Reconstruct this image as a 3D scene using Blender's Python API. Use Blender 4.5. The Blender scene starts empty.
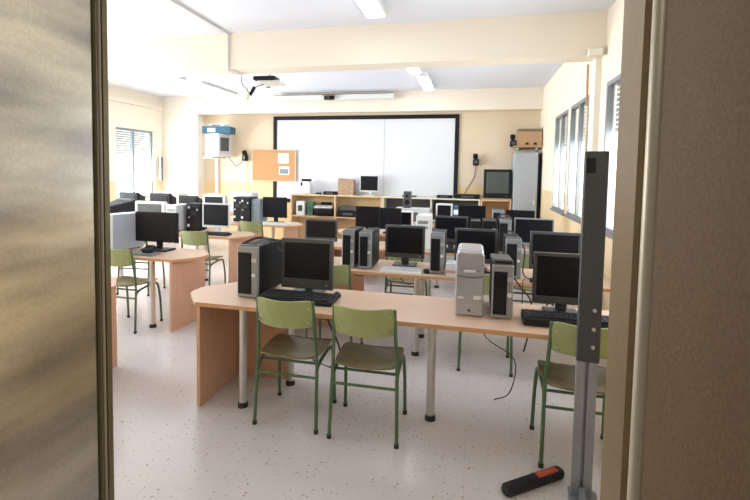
import bpy, bmesh, math, random
from mathutils import Vector, Matrix
random.seed(7)
SC = bpy.context.scene
COL = SC.collection
PI = math.pi

# ------------------------------------------------------------------ materials
def mat(name, col, rough=.5, metal=0., noise=0., nscale=20., bump=0., emit=None, estr=0., spec=.5, col2=None, aniso=0):
    m = bpy.data.materials.new(name); m.use_nodes = True
    nt = m.node_tree; b = nt.nodes['Principled BSDF']
    b.inputs['Roughness'].default_value = rough
    b.inputs['Metallic'].default_value = metal
    b.inputs['Specular IOR Level'].default_value = spec
    c = (*col, 1)
    b.inputs['Base Color'].default_value = c
    tc = nt.nodes.new('ShaderNodeTexCoord')
    nz = nt.nodes.new('ShaderNodeTexNoise'); nz.inputs['Scale'].default_value = nscale
    nz.inputs['Detail'].default_value = 4
    nt.links.new(tc.outputs['Object'], nz.inputs['Vector'])
    if noise or col2:
        mx = nt.nodes.new('ShaderNodeMix'); mx.data_type = 'RGBA'
        k = noise
        mx.inputs[6].default_value = (*[max(0, v*(1-k)) for v in col], 1)
        mx.inputs[7].default_value = (*(col2 if col2 else [min(1, v*(1+k)) for v in col]), 1)
        nt.links.new(nz.outputs['Fac'], mx.inputs[0]); nt.links.new(mx.outputs[2], b.inputs['Base Color'])
    if bump:
        bp = nt.nodes.new('ShaderNodeBump'); bp.inputs['Strength'].default_value = bump; bp.inputs['Distance'].default_value = .01
        nt.links.new(nz.outputs['Fac'], bp.inputs['Height']); nt.links.new(bp.outputs['Normal'], b.inputs['Normal'])
    if emit:
        b.inputs['Emission Color'].default_value = (*emit, 1); b.inputs['Emission Strength'].default_value = estr
    return m

def wall_mat(name, top, low, zsplit):
    m = mat(name, top, .75, bump=.08, nscale=60)
    nt = m.node_tree; b = nt.nodes['Principled BSDF']
    g = nt.nodes.new('ShaderNodeNewGeometry'); s = nt.nodes.new('ShaderNodeSeparateXYZ')
    gt = nt.nodes.new('ShaderNodeMath'); gt.operation = 'GREATER_THAN'; gt.inputs[1].default_value = zsplit
    mx = nt.nodes.new('ShaderNodeMix'); mx.data_type = 'RGBA'
    mx.inputs[6].default_value = (*low, 1); mx.inputs[7].default_value = (*top, 1)
    nt.links.new(g.outputs['Position'], s.inputs[0]); nt.links.new(s.outputs['Z'], gt.inputs[0])
    nt.links.new(gt.outputs[0], mx.inputs[0]); nt.links.new(mx.outputs[2], b.inputs['Base Color'])
    return m

def wood_mat(name, a, bcol, rough=.4, sc=(1.5, 22, 22)):
    m = mat(name, a, rough)
    nt = m.node_tree; b = nt.nodes['Principled BSDF']
    tc = nt.nodes.new('ShaderNodeTexCoord'); mp = nt.nodes.new('ShaderNodeMapping'); mp.inputs['Scale'].default_value = sc
    nz = nt.nodes.new('ShaderNodeTexNoise'); nz.inputs['Scale'].default_value = 2.5; nz.inputs['Detail'].default_value = 6
    mx = nt.nodes.new('ShaderNodeMix'); mx.data_type = 'RGBA'
    mx.inputs[6].default_value = (*a, 1); mx.inputs[7].default_value = (*bcol, 1)
    nt.links.new(tc.outputs['Object'], mp.inputs[0]); nt.links.new(mp.outputs[0], nz.inputs['Vector'])
    nt.links.new(nz.outputs['Fac'], mx.inputs[0]); nt.links.new(mx.outputs[2], b.inputs['Base Color'])
    return m

def terrazzo():
    m = mat('terrazzo', (.6, .55, .55), .22)
    nt = m.node_tree; b = nt.nodes['Principled BSDF']; L = nt.links
    g = nt.nodes.new('ShaderNodeNewGeometry')
    v = nt.nodes.new('ShaderNodeTexVoronoi'); v.inputs['Scale'].default_value = 38
    nd = nt.nodes.new('ShaderNodeTexNoise'); nd.inputs['Scale'].default_value = 30
    ad = nt.nodes.new('ShaderNodeMix'); ad.data_type = 'RGBA'; ad.blend_type = 'ADD'; ad.inputs[0].default_value = .04
    L.new(g.outputs['Position'], ad.inputs[6]); L.new(nd.outputs['Color'], ad.inputs[7]); L.new(g.outputs['Position'], nd.inputs['Vector'])
    L.new(ad.outputs[2], v.inputs['Vector'])
    lt = nt.nodes.new('ShaderNodeMath'); lt.operation = 'LESS_THAN'; lt.inputs[1].default_value = .26
    L.new(v.outputs['Distance'], lt.inputs[0])
    sep = nt.nodes.new('ShaderNodeSeparateColor'); L.new(v.outputs['Color'], sep.inputs[0])
    g2 = nt.nodes.new('ShaderNodeMath'); g2.operation = 'GREATER_THAN'; g2.inputs[1].default_value = .62; L.new(sep.outputs[0], g2.inputs[0])
    mul = nt.nodes.new('ShaderNodeMath'); mul.operation = 'MULTIPLY'; L.new(lt.outputs[0], mul.inputs[0]); L.new(g2.outputs[0], mul.inputs[1])
    cr = nt.nodes.new('ShaderNodeValToRGB'); cr.color_ramp.elements[0].color = (.36, .29, .25, 1); cr.color_ramp.elements[1].color = (.52, .47, .45, 1)
    L.new(sep.outputs[1], cr.inputs[0])
    n2 = nt.nodes.new('ShaderNodeTexNoise'); n2.inputs['Scale'].default_value = 1.2; n2.inputs['Detail'].default_value = 5; L.new(g.outputs['Position'], n2.inputs['Vector'])
    base = nt.nodes.new('ShaderNodeMix'); base.data_type = 'RGBA'
    base.inputs[6].default_value = (.55, .51, .505, 1); base.inputs[7].default_value = (.65, .61, .62, 1); L.new(n2.outputs['Fac'], base.inputs[0])
    mx = nt.nodes.new('ShaderNodeMix'); mx.data_type = 'RGBA'
    L.new(mul.outputs[0], mx.inputs[0]); L.new(base.outputs[2], mx.inputs[6]); L.new(cr.outputs[0], mx.inputs[7])
    # tile joints every 0.4 m
    br = nt.nodes.new('ShaderNodeTexBrick'); br.offset = 0; br.inputs['Scale'].default_value = 1
    br.inputs['Brick Width'].default_value = .4; br.inputs['Row Height'].default_value = .4; br.inputs['Mortar Size'].default_value = .0012
    br.inputs['Color1'].default_value = (1, 1, 1, 1); br.inputs['Color2'].default_value = (1, 1, 1, 1); br.inputs['Mortar'].default_value = (.88, .87, .86, 1)
    L.new(g.outputs['Position'], br.inputs['Vector'])
    m2 = nt.nodes.new('ShaderNodeMix'); m2.data_type = 'RGBA'; m2.blend_type = 'MULTIPLY'; m2.inputs[0].default_value = 1
    L.new(mx.outputs[2], m2.inputs[6]); L.new(br.outputs['Color'], m2.inputs[7]); L.new(m2.outputs[2], b.inputs['Base Color'])
    return m

M = dict(
    wall=wall_mat('wall_paint', (.86, .78, .65), (.80, .62, .38), 1.36),
    back=wall_mat('back_wall_paint', (.76, .63, .47), (.80, .60, .32), 1.36),
    pillar=mat('pillar_paint', (.88, .83, .74), .75, bump=.05, nscale=60),
    beam=mat('beam_paint', (.87, .79, .67), .75, bump=.08, nscale=50),
    ceiling=mat('ceiling_paint', (.78, .81, .90), .8, bump=.08, nscale=50),
    corridor=mat('corridor_paint', (.45, .40, .32), .8),
    floor=terrazzo(),
    desk=wood_mat('beech_laminate', (.60, .40, .28), (.70, .49, .36), .35),
    desk_edge=wood_mat('beech_edge', (.52, .27, .13), (.60, .34, .18), .4),
    panel=wood_mat('beech_panel', (.55, .30, .19), (.66, .40, .27), .5, (22, 22, 1.5)),
    shelf=wood_mat('pine_shelf', (.70, .48, .25), (.80, .60, .36), .5),
    creamwood=wood_mat('cream_shelf', (.72, .66, .48), (.80, .74, .58), .5),
    steel=mat('satin_steel', (.62, .60, .58), .3, 1),
    galv=mat('galvanised_steel', (.27, .285, .32), .5, .5, noise=.15, nscale=30),
    darkmetal=mat('dark_grey_metal', (.050, .052, .058), .55, .2, noise=.35, nscale=120, bump=.2),
    black=mat('black_plastic', (.010, .010, .013), .5, noise=.3, nscale=40, spec=.22),
    blacksoft=mat('matt_black_plastic', (.018, .018, .022), .6, noise=.3, nscale=60, spec=.25),
    screen=mat('dark_screen', (.008, .008, .012), .35, noise=.4, nscale=30, spec=.2),
    bezel=mat('dark_grey_bezel', (.085, .085, .092), .4, .2, noise=.15),
    silver=mat('silver_plastic', (.30, .31, .33), .35, .3, noise=.06),
    silverlt=mat('light_silver_plastic', (.50, .51, .56), .32, .6, noise=.05),
    white=mat('white_plastic', (.76, .76, .76), .4),
    offwhite=mat('pale_grey_plastic', (.60, .62, .66), .45),
    greyblue=mat('blue_grey_plastic', (.24, .30, .34), .5),
    paleside=mat('pale_blue_grey_steel', (.42, .45, .52), .5),
    keys=mat('key_tops', (.03, .03, .034), .5),
    keyswhite=mat('white_key_tops', (.68, .68, .70), .5),
    green=mat('green_enamel', (.07, .135, .065), .4, noise=.2, nscale=40),
    greenply=mat('green_stained_plywood', (.33, .37, .16), .45, noise=.12, nscale=25),
    seatply=mat('worn_plywood', (.19, .14, .07), .25, noise=.35, nscale=10, col2=(.27, .26, .14)),
    rubber=mat('black_rubber', (.02, .02, .02), .7),
    board=mat('whiteboard', (.74, .76, .82), .3),
    paper=mat('paper', (.85, .85, .87), .8),
    print=mat('printed_picture', (.22, .24, .27), .6, noise=.8, nscale=60),
    cork=mat('cork', (.52, .28, .13), .9, noise=.25, nscale=90),
    blue=mat('blue_box', (.03, .13, .22), .5, noise=.4, nscale=12),
    card=mat('brown_cardboard', (.48, .30, .17), .8, noise=.1),
    patt=mat('patterned_cardboard', (.45, .26, .14), .8, noise=.5, nscale=25, col2=(.70, .50, .36)),
    locker=mat('grey_painted_metal', (.42, .45, .50), .45, noise=.05),
    tvgrey=mat('tv_glass', (.075, .09, .085), .25),
    alu=mat('window_aluminium', (.30, .31, .33), .45, .5),
    shutter=mat('shutter_slats', (.42, .41, .39), .6),
    lamp=mat('lamp_diffuser', (.9, .9, .9), .5, emit=(.93, .97, 1), estr=8),
    lampoff=mat('lamp_diffuser_dim', (.9, .9, .9), .5, emit=(1, .98, .95), estr=6),
    lampbody=mat('lamp_body', (.75, .75, .74), .5),
    olive=mat('olive_anodised', (.17, .14, .07), .42, .3, noise=.15, nscale=60),
    brown=mat('brown_painted_metal', (.130, .078, .036), .6, .0, noise=.45, nscale=220, bump=.03, spec=.15),
    brownband=mat('bronze_frame', (.19, .125, .055), .45, .3, noise=.15, nscale=60),
    bead=mat('pale_bead', (.50, .43, .31), .4, .2),
    red=mat('red_rubber', (.42, .06, .03), .5, noise=.3, nscale=60),
    orange=mat('orange_book', (.60, .22, .10), .6),
    greenbox=mat('green_box', (.06, .16, .10), .6),
)
# brushed reflective leaf
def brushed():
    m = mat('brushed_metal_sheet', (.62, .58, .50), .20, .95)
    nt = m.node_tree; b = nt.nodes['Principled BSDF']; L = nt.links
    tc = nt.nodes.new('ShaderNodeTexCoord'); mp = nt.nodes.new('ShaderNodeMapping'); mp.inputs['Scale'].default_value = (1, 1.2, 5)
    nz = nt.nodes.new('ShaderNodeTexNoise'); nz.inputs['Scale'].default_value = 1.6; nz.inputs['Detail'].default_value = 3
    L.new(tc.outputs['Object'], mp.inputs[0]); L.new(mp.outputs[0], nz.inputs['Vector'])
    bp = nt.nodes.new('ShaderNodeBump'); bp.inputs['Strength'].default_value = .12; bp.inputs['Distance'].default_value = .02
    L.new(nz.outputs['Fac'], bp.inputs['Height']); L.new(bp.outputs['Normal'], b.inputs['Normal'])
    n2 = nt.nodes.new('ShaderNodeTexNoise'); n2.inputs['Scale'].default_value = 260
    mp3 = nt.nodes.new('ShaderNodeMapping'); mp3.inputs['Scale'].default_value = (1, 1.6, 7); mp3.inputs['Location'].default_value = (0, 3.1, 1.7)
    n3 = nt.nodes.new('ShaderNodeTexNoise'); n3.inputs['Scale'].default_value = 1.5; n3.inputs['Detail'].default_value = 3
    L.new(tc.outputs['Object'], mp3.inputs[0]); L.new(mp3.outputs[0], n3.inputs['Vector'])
    cr = nt.nodes.new('ShaderNodeValToRGB'); cr.color_ramp.elements[0].position = .36; cr.color_ramp.elements[0].color = (.50, .50, .54, 1); cr.color_ramp.elements[1].position = .62; cr.color_ramp.elements[1].color = (1, .98, .94, 1)  # horizontal bands painted into the sheet colour, standing in for blurred reflections
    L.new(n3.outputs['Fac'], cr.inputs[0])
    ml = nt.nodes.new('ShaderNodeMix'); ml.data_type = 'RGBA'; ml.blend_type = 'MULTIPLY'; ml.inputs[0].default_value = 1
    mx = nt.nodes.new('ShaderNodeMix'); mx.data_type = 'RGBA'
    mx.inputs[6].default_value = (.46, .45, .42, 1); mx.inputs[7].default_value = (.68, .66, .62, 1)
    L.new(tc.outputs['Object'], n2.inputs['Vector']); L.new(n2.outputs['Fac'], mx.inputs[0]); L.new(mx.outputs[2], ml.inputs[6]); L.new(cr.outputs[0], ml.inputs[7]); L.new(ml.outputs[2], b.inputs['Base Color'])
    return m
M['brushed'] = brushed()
def glass():
    m = bpy.data.materials.new('window_glass'); m.use_nodes = True; nt = m.node_tree; nt.nodes.clear()
    o = nt.nodes.new('ShaderNodeOutputMaterial'); t = nt.nodes.new('ShaderNodeBsdfTransparent'); gl = nt.nodes.new('ShaderNodeBsdfGlossy')
    gl.inputs['Roughness'].default_value = .03; t.inputs['Color'].default_value = (.95, .97, .97, 1)
    f = nt.nodes.new('ShaderNodeMixShader'); f.inputs[0].default_value = .07
    nt.links.new(t.outputs[0], f.inputs[1]); nt.links.new(gl.outputs[0], f.inputs[2]); nt.links.new(f.outputs[0], o.inputs[0])
    return m
M['glass'] = glass()

# ------------------------------------------------------------------ mesh builder
class MB:
    def __init__(s): s.bm = bmesh.new()
    def box(s, c, d, bev=0., rz=0., rx=0., ry=0., seg=1, taper=None):
        r = bmesh.ops.create_cube(s.bm, size=1)
        vs = r['verts']
        bmesh.ops.scale(s.bm, vec=d, verts=vs)
        if taper:                       # (axis sign) shrink the +y end
            for v in vs:
                if v.co.y > 0: v.co.x *= taper; v.co.z *= taper
        if bev:
            es = list({e for v in vs for e in v.link_edges})
            q = bmesh.ops.bevel(s.bm, geom=es, offset=bev, segments=seg, affect='EDGES', profile=.5)
            vs = list({v for f in q['faces'] for v in f.verts} | {v for v in vs if v.is_valid})
            vs = list({w for v in vs for f in v.link_faces for w in f.verts})
        R = Matrix.Rotation(rz, 4, 'Z') @ Matrix.Rotation(ry, 4, 'Y') @ Matrix.Rotation(rx, 4, 'X')
        bmesh.ops.transform(s.bm, matrix=Matrix.Translation(c) @ R, verts=vs)
        return s
    def bb(s, x0, x1, y0, y1, z0, z1, bev=0.):
        return s.box(((x0+x1)/2, (y0+y1)/2, (z0+z1)/2), (abs(x1-x0), abs(y1-y0), abs(z1-z0)), bev)
    def cyl(s, p0, p1, r, r2=None, n=16):
        p0, p1 = Vector(p0), Vector(p1); d = p1-p0
        q = bmesh.ops.create_cone(s.bm, cap_ends=True, segments=n, radius1=r, radius2=r if r2 is None else r2, depth=d.length)
        Rm = d.to_track_quat('Z', 'Y').to_matrix().to_4x4()
        bmesh.ops.transform(s.bm, matrix=Matrix.Translation((p0+p1)/2) @ Rm, verts=q['verts'])
        return s
    def tube(s, pts, r, n=8, smooth=True, sub=5):
        P = [Vector(p) for p in pts]
        if smooth and len(P) > 2:
            Q = []
            for i in range(len(P)-1):
                a = P[max(i-1, 0)]; b = P[i]; c = P[i+1]; d = P[min(i+2, len(P)-1)]
                for k in range(sub):
                    t = k/sub
                    Q.append(.5*((2*b)+(-a+c)*t+(2*a-5*b+4*c-d)*t*t+(-a+3*b-3*c+d)*t**3))
            Q.append(P[-1]); P = Q
        rings = []; up = None
        for i, p in enumerate(P):
            t = (P[min(i+1, len(P)-1)]-P[max(i-1, 0)]).normalized()
            if up is None: up = t.orthogonal().normalized()
            up = (up-t*up.dot(t)).normalized(); w = t.cross(up)
            rings.append([s.bm.verts.new(p+r*(math.cos(2*PI*k/n)*up+math.sin(2*PI*k/n)*w)) for k in range(n)])
        for a, b in zip(rings, rings[1:]):
            for k in range(n): s.bm.faces.new((a[k], a[(k+1) % n], b[(k+1) % n], b[k]))
        s.bm.faces.new(rings[0][::-1]); s.bm.faces.new(rings[-1])
        return s
    def prism(s, pts, z0, z1):
        a = [s.bm.verts.new((x, y, z0)) for x, y in pts]; b = [s.bm.verts.new((x, y, z1)) for x, y in pts]
        s.bm.faces.new(a[::-1]); s.bm.faces.new(b); n = len(pts)
        for i in range(n): s.bm.faces.new((a[i], a[(i+1) % n], b[(i+1) % n], b[i]))
        return s
    def grid(s, fn, nu, nv, th):
        """closed shell: fn(u,v)->Vector mid-surface and normal"""
        T = []; B = []
        for i in range(nu+1):
            rt = []; rb = []
            for j in range(nv+1):
                p, nrm = fn(i/nu, j/nv)
                rt.append(s.bm.verts.new(p+nrm*th/2)); rb.append(s.bm.verts.new(p-nrm*th/2))
            T.append(rt); B.append(rb)
        for i in range(nu):
            for j in range(nv):
                s.bm.faces.new((T[i][j], T[i+1][j], T[i+1][j+1], T[i][j+1]))
                s.bm.faces.new((B[i][j], B[i][j+1], B[i+1][j+1], B[i+1][j]))
        for i in range(nu):
            s.bm.faces.new((T[i][0], B[i][0], B[i+1][0], T[i+1][0])); s.bm.faces.new((T[i][nv], T[i+1][nv], B[i+1][nv], B[i][nv]))
        for j in range(nv):
            s.bm.faces.new((T[0][j], T[0][j+1], B[0][j+1], B[0][j])); s.bm.faces.new((T[nu][j], B[nu][j], B[nu][j+1], T[nu][j+1]))
        return s
    def build(s, name, m, parent=None, smooth=False, loc=None, label=None):
        bmesh.ops.recalc_face_normals(s.bm, faces=s.bm.faces)
        me = bpy.data.meshes.new(name); s.bm.to_mesh(me); s.bm.free()
        me.materials.append(m)
        if smooth:
            for p in me.polygons: p.use_smooth = True
            me.set_sharp_from_angle(angle=R(40))
        o = bpy.data.objects.new(name, me); COL.objects.link(o)
        if parent: o.parent = parent
        if loc: o.location = loc
        if label: o['label'] = label
        return o
def R(a): return math.radians(a)
def thing(name, label, cat, loc=(0, 0, 0), rz=0, group=None):
    o = bpy.data.objects.new(name, None); o.empty_display_size = .1; COL.objects.link(o)
    o.location = loc; o.rotation_euler = (0, 0, R(rz)); o['label'] = label; o['category'] = cat
    if group: o['group'] = group
    return o
def tag(o, label, cat, group=None):
    o['label'] = label; o['category'] = cat
    if group: o['group'] = group
    return o
def struct(o, label=None):
    o['kind'] = 'structure'
    if label: o['label'] = label
    return o
def sempty(name, loc=(0, 0, 0)):
    o = bpy.data.objects.new(name, None); COL.objects.link(o); o.location = loc; o['kind'] = 'structure'; return o
def copy_tree(o, parent=None):
    c = o.copy(); COL.objects.link(c)
    if parent: c.parent = parent
    for ch in list(o.children): copy_tree(ch, c)
    return c

# ------------------------------------------------------------------ room shell
XL, XR, YB, YP, ZC, YF = -7.3, 1.3, 10.0, 9.7, 3.35, .87
struct(MB().bb(XL-.3, XR+.3, -2.6, YB+.3, -.1, 0).build('floor', M['floor']), 'pale speckled terrazzo floor')
struct(MB().bb(XL-.3, XR+.3, .72, YB+.3, ZC, ZC+.15).build('ceiling', M['ceiling']), 'flat white ceiling')
def wall_with_openings(x0, x1, y0, y1, ops, m, name):
    b = MB(); y = y0
    for (a, c, z0, z1) in ops:
        if a > y: b.bb(x0, x1, y, a, 0, ZC)
        b.bb(x0, x1, a, c, 0, z0); b.bb(x0, x1, a, c, z1, ZC); y = c
    b.bb(x0, x1, y, y1, 0, ZC)
    return struct(b.build(name, m))
RW = [(3.0, 4.0, 1.09, 2.59), (4.12, 5.2, 1.09, 2.59), (5.93, 6.97, 1.09, 2.59), (7.15, 8.2, 1.09, 2.59)]
LW = [(1.6, 2.9, .95, 2.5), (3.4, 4.7, .95, 2.5), (5.8, 7.0, .95, 2.5), (8.2, 9.42, .95, 2.5)]
wall_with_openings(XR, XR+.25, .72, YB+.25, RW, M['wall'], 'wall_right')
wall_with_openings(XL-.25, XL, .72, YB+.25, LW, M['wall'], 'wall_left')
struct(MB().bb(XL, XR, YB, YB+.2, 0, ZC).build('wall_back', M['back']))
struct(MB().bb(XL, -6.35, YP, YB, 0, ZC).build('trim_1', M['pillar']), 'pale pillar in the left back corner')
struct(MB().bb(-6.35, XR, YP, YB, 2.93, ZC).build('trim_2', M['beam']), 'cream beam above the back wall')
struct(MB().bb(XL, XR, 5.31, 5.62, 2.90, ZC).build('trim_3', M['beam']), 'cream ceiling beam across the room')
struct(MB().bb(XL, XL+.07, .9, 5.31, 3.02, 3.09).bb(XL, XL+.07, 5.62, YP, 3.02, 3.09).build('trim_4', M['beam']), 'moulding along the left wall')
b = MB(); b.bb(XL, -.85, .72, YF, 0, ZC); b.bb(.27, XR, .72, YF, 0, ZC); b.bb(-.85, .27, .72, YF, 2.14, ZC)
struct(b.build('wall_front', M['wall']))
# pipe boxing on the right wall where the beam lands
struct(MB().bb(XR-.06, XR, 5.45, 5.62, 0, 2.9).build('trim_5', M['pillar']), 'slim cream pilaster between the right windows')
# corridor
struct(MB().bb(-3, 2.2, -2.5, -2.4, 0, 2.6).bb(-3.1, -3, -2.5, .72, 0, 2.6).bb(1.6, 1.7, -2.5, .72, 0, 2.6).build('wall_corridor', M['corridor']))
struct(MB().bb(-3.1, 1.7, -2.5, .72, 2.6, 2.7).build('ceiling_corridor', M['corridor']))

# windows
def window(n, xw, sgn, y0, y1, z0, z1, shut, label):
    """sgn +1: right wall (outside at +x)"""
    e = sempty('window_%d' % n, (xw+(.025 if sgn > 0 else .10)*sgn, (y0+y1)/2, z0)); e['label'] = label
    w = y1-y0; h = z1-z0
    f = MB(); t = .045
    f.bb(-.03, .03, -w/2, w/2, 0, t).bb(-.03, .03, -w/2, w/2, h-t, h).bb(-.03, .03, -w/2, -w/2+t, t, h-t).bb(-.03, .03, w/2-t, w/2, t, h-t)
    f.bb(-.025, .025, -.03, .03, t, h-t)
    f.build('window_frame', M['alu' if sgn > 0 else 'greyblue'], e)
    MB().bb(-.004, .004, -w/2+t, -.03, t, h-t).build('pane', M['glass'], e)
    MB().bb(-.004, .004, .03, w/2-t, t, h-t).build('pane', M['glass'], e)
    MB().bb(-sgn*(.055 if sgn > 0 else .13), -sgn*.03, -w/2-.03, w/2+.03, -.035, 0, .004).build('window_sill', M['alu'] if sgn > 0 else M['pillar'], e)
    s = MB(); k = int(shut*h/.05)
    for i in range(k): s.box((sgn*.07, 0, h-.03-i*.05), (.012, w-.02, .044), .004)
    s.build('roller_shutter', M['shutter'], e)
    return e
for i, (a, c, z0, z1) in enumerate(RW): window(i+1, XR, 1, a, c, z0, z1, .34, 'right wall window number %d from the door' % (i+1))
for i, (a, c, z0, z1) in enumerate(LW): window(i+5, XL, -1, a, c, z0, z1, .40 if i == 3 else .15, 'left wall window number %d from the door' % (i+1))

# door leaves, swung out into the corridor on both sides of the camera
d = sempty('door_1', (-.63, .05, 0)); d['label'] = 'reflective metal door leaf standing open at the left edge'
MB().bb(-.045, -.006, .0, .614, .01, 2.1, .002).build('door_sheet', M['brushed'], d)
MB().bb(-.052, 0, .6275, .645, .01, 2.1, .003).build('edge_profile', M['olive'], d)
MB().bb(-.052, -.001, .615, .6220, .01, 2.1, .002).build('inner_profile', M['olive'], d)
MB().bb(-.045, .001, .622, .6275, .01, 2.1, .002).build('edge_groove', M['bead'], d)
d = sempty('door_2', (.19, .05, 0)); d['label'] = 'brown metal door leaf standing open at the right edge'
MB().bb(.008, .05, 0, .522, .01, 2.1, .002).build('door_sheet', M['brown'], d)
MB().bb(0, .055, .560, .65, .01, 2.1, .004).build('edge_profile', M['brownband'], d)
MB().cyl((.012, .545, .01), (.012, .545, 2.1), .010).build('edge_bead', M['bead'], d, True)
struct(MB().bb(-.89, -.85, .70, .89, 0, 2.18).bb(.27, .31, .70, .89, 0, 2.18).bb(-.85, .27, .70, .89, 2.14, 2.18).build('trim_6', M['brownband']), 'bronze door frame')

# ------------------------------------------------------------------ furniture
TD = .028
def desk(x0, x1, y0, y1, label, legs, tip='left', z=.74, back=True, group='beech computer desks'):
    t = thing('computer_desk', label, 'desk', ((x0+x1)/2, (y0+y1)/2, 0), 0, group)
    a, c = x0-t.location.x, x1-t.location.x; h = (y1-y0)/2; k = .2
    if tip == 'left': P = [(a, -h*.15), (a+.015, -h*.35), (a+k*.9, -h), (c, -h), (c, h), (a+k, h), (a+.015, h*.3), (a, h*.1)]
    elif tip == 'right': P = [(a, -h), (c-k*.9, -h), (c-.015, -h*.35), (c, -h*.15), (c, h*.1), (c-.015, h*.3), (c-k, h), (a, h)]
    else: P = [(a, -h), (c, -h), (c, h), (a, h)]
    top = MB().prism(P, z-.001, z).build('tabletop', M['desk'], t)
    MB().prism(P, z-TD, z-.001).build('edge_band', M['desk_edge'], top)
    sx = 1 if tip == 'left' else -1
    px = a+k if tip == 'left' else c-k
    b = MB().bb(px-.0125, px+.0125, -h+.01, h-.02, 0, z-TD)
    b.build('end_panel', M['panel'], t)
    if back:
        MB().bb(min(px+sx*.014, px+sx*.45), max(px+sx*.014, px+sx*.45), h-.045, h-.02, .0, z-TD).build('back_panel', M['panel'], t)
    for lx, ly in legs:
        l = MB().cyl((lx-t.location.x, ly-t.location.y, .03), (lx-t.location.x, ly-t.location.y, z-TD), .028, n=20).build('leg', M['steel'], t, True)
        MB().cyl((lx-t.location.x, ly-t.location.y, 0), (lx-t.location.x, ly-t.location.y, .035), .036, .032).build('foot', M['rubber'], l, True)
    return t
desk(-2.0, 1.2, 2.74, 3.36, 'long beech desk nearest the doorway, with pointed left end', [(-1.51, 2.84), (-.23, 3.02), (-1.32, 3.24), (1.0, 3.02)])
desk(-2.0, 1.2, 4.02, 4.64, 'beech desk right behind the nearest one, between two rows of monitors', [(-.46, 4.08), (1.0, 4.2), (-.46, 4.55)])
desk(-2.0, 1.2, 5.25, 5.87, 'third beech desk from the doorway in the middle block', [(-.46, 5.35), (1.0, 5.35)])
desk(-2.0, 1.2, 6.5, 7.12, 'fourth beech desk from the doorway in the middle block', [(-.46, 6.6), (1.0, 6.6)])
desk(-2.0, 1.0, 7.75, 8.35, 'beech desk of the middle block nearest the back wall', [(-.46, 7.85), (.9, 7.85)])
desk(-5.9, -2.64, 2.56, 3.18, 'beech desk just past the left door leaf, mostly hidden by it', [(-3.2, 2.7)], 'right', back=False)
desk(-5.9, -2.7, 3.95, 4.57, 'beech desk of the left block with black monitor and white tower', [(-3.18, 4.05), (-4.5, 4.05)], 'right', back=False)
desk(-6.5, -2.92, 5.48, 6.1, 'beech desk in the left block under the silver-edged monitor', [(-3.78, 5.98), (-4.9, 5.58)], 'right', back=False)
desk(-6.5, -2.75, 6.9, 7.52, 'beech desk of the left block nearest the cork board, with white keyboard', [(-3.18, 7.0), (-4.6, 7.0)], 'right', back=False)
desk(-7.0, -4.1, 8.35, 8.95, 'beech desk under the left rear window, with a white printer', [(-4.6, 8.45), (-6.4, 8.45)], 'right', back=False)

# chair prototype: origin on the floor at the middle, sitter faces +y
def make_chair(label):
    t = thing('school_chair', label, 'chair', (0, 0, 0), 0, 'green school chairs')
    w = .21
    for s in (-1, 1):
        l = MB().tube([(s*w, -.20, .012), (s*(w-.005), -.185, .25), (s*(w-.010), -.17, .46), (s*(w-.020), -.19, .66), (s*(w-.026), -.215, .84)], .0115).build('rear_leg', M['green'], t, True)
        MB().cyl((s*w, -.20, 0), (s*w, -.20, .022), .015).build('foot', M['rubber'], l, True)
        l = MB().tube([(s*w, .20, .012), (s*(w-.004), .185, .25), (s*(w-.01), .16, .40), (s*(w-.012), .12, .432), (s*(w-.012), 0, .432), (s*(w-.012), -.13, .41), (s*(w-.010), -.172, .37)], .0115).build('front_leg', M['green'], t, True)
        MB().cyl((s*w, .20, 0), (s*w, .20, .022), .015).build('foot', M['rubber'], l, True)
    MB().tube([(-w+.01, -.182, .345), (w-.01, -.182, .345)], .009, smooth=False).build('rear_stretcher', M['green'], t, True)
    for yy, zz in ((.12, .425), (-.12, .412)): MB().tube([(-w+.02, yy, zz), (w-.02, yy, zz)], .009, smooth=False).build('seat_rail', M['green'], t, True)
    def seat(u, v):
        x = (u-.5)*2; y = (v-.5)*2
        k = (1-.10*abs(y)**6)*(1-.05*(y < 0)*(-y))
        z = .458+.012*x*x+.006*y-.022*max(0, y-.6)**2*4+.02*max(0, -y-.5)
        return Vector((x*.205*k, y*.195*(1-.06*abs(x)**6), z)), Vector((0, 0, 1))
    MB().grid(seat, 12, 12, .012).build('seat', M['seatply'], t, True)
    def back(u, v):
        x = (u-.5)*2; z = (v-.5)*2
        kx = 1-.04*abs(z)**4
        a = x*.5
        p = Vector((x*.182*kx, -.208-.05*(1-x*x)*.9+.018*(-z), .755+z*.088*(1-.10*abs(x)**8)+.012*(x*x)*(1 if z > 0 else .4)))
        nrm = Vector((-x*.45, 1, .15)).normalized()
        return p, nrm
    MB().grid(back, 14, 8, .011).build('backrest', M['greenply'], t, True)
    for s in (-1, 1):
        for z in (.71, .80): MB().cyl((s*.162, -.24, z), (s*.162, -.19, z), .005, n=8).build('rivet', M['steel'], t, True)
    return t
proto = None
def chair(x, y, rz, label):
    global proto
    if proto is None: proto = make_chair(label); o = proto
    else: o = copy_tree(proto)
    o.location = (x, y, 0); o.rotation_euler = (0, 0, R(rz)); o['label'] = label
chair(-1.12, 2.86, 0, 'green school chair at the nearest desk, in front of the black keyboard')
chair(-.61, 2.84, 1, 'green school chair at the middle of the nearest desk')
chair(.63, 2.88, 0, 'green school chair partly behind the dark metal post')
chair(.14, 4.05, 0, 'green school chair seen behind the silver tower on the nearest desk')
chair(-1.19, 3.98, 0, 'green school chair just right of the big dark-framed monitor')
chair(-.68, 5.02, 0, 'green school chair behind the middle monitor of the second desk')
chair(.62, 5.1, 0, 'green school chair glimpsed behind the tower on the right of the second desk')
chair(-3.43, 4.04, 0, 'green school chair next to the left door leaf')
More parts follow.
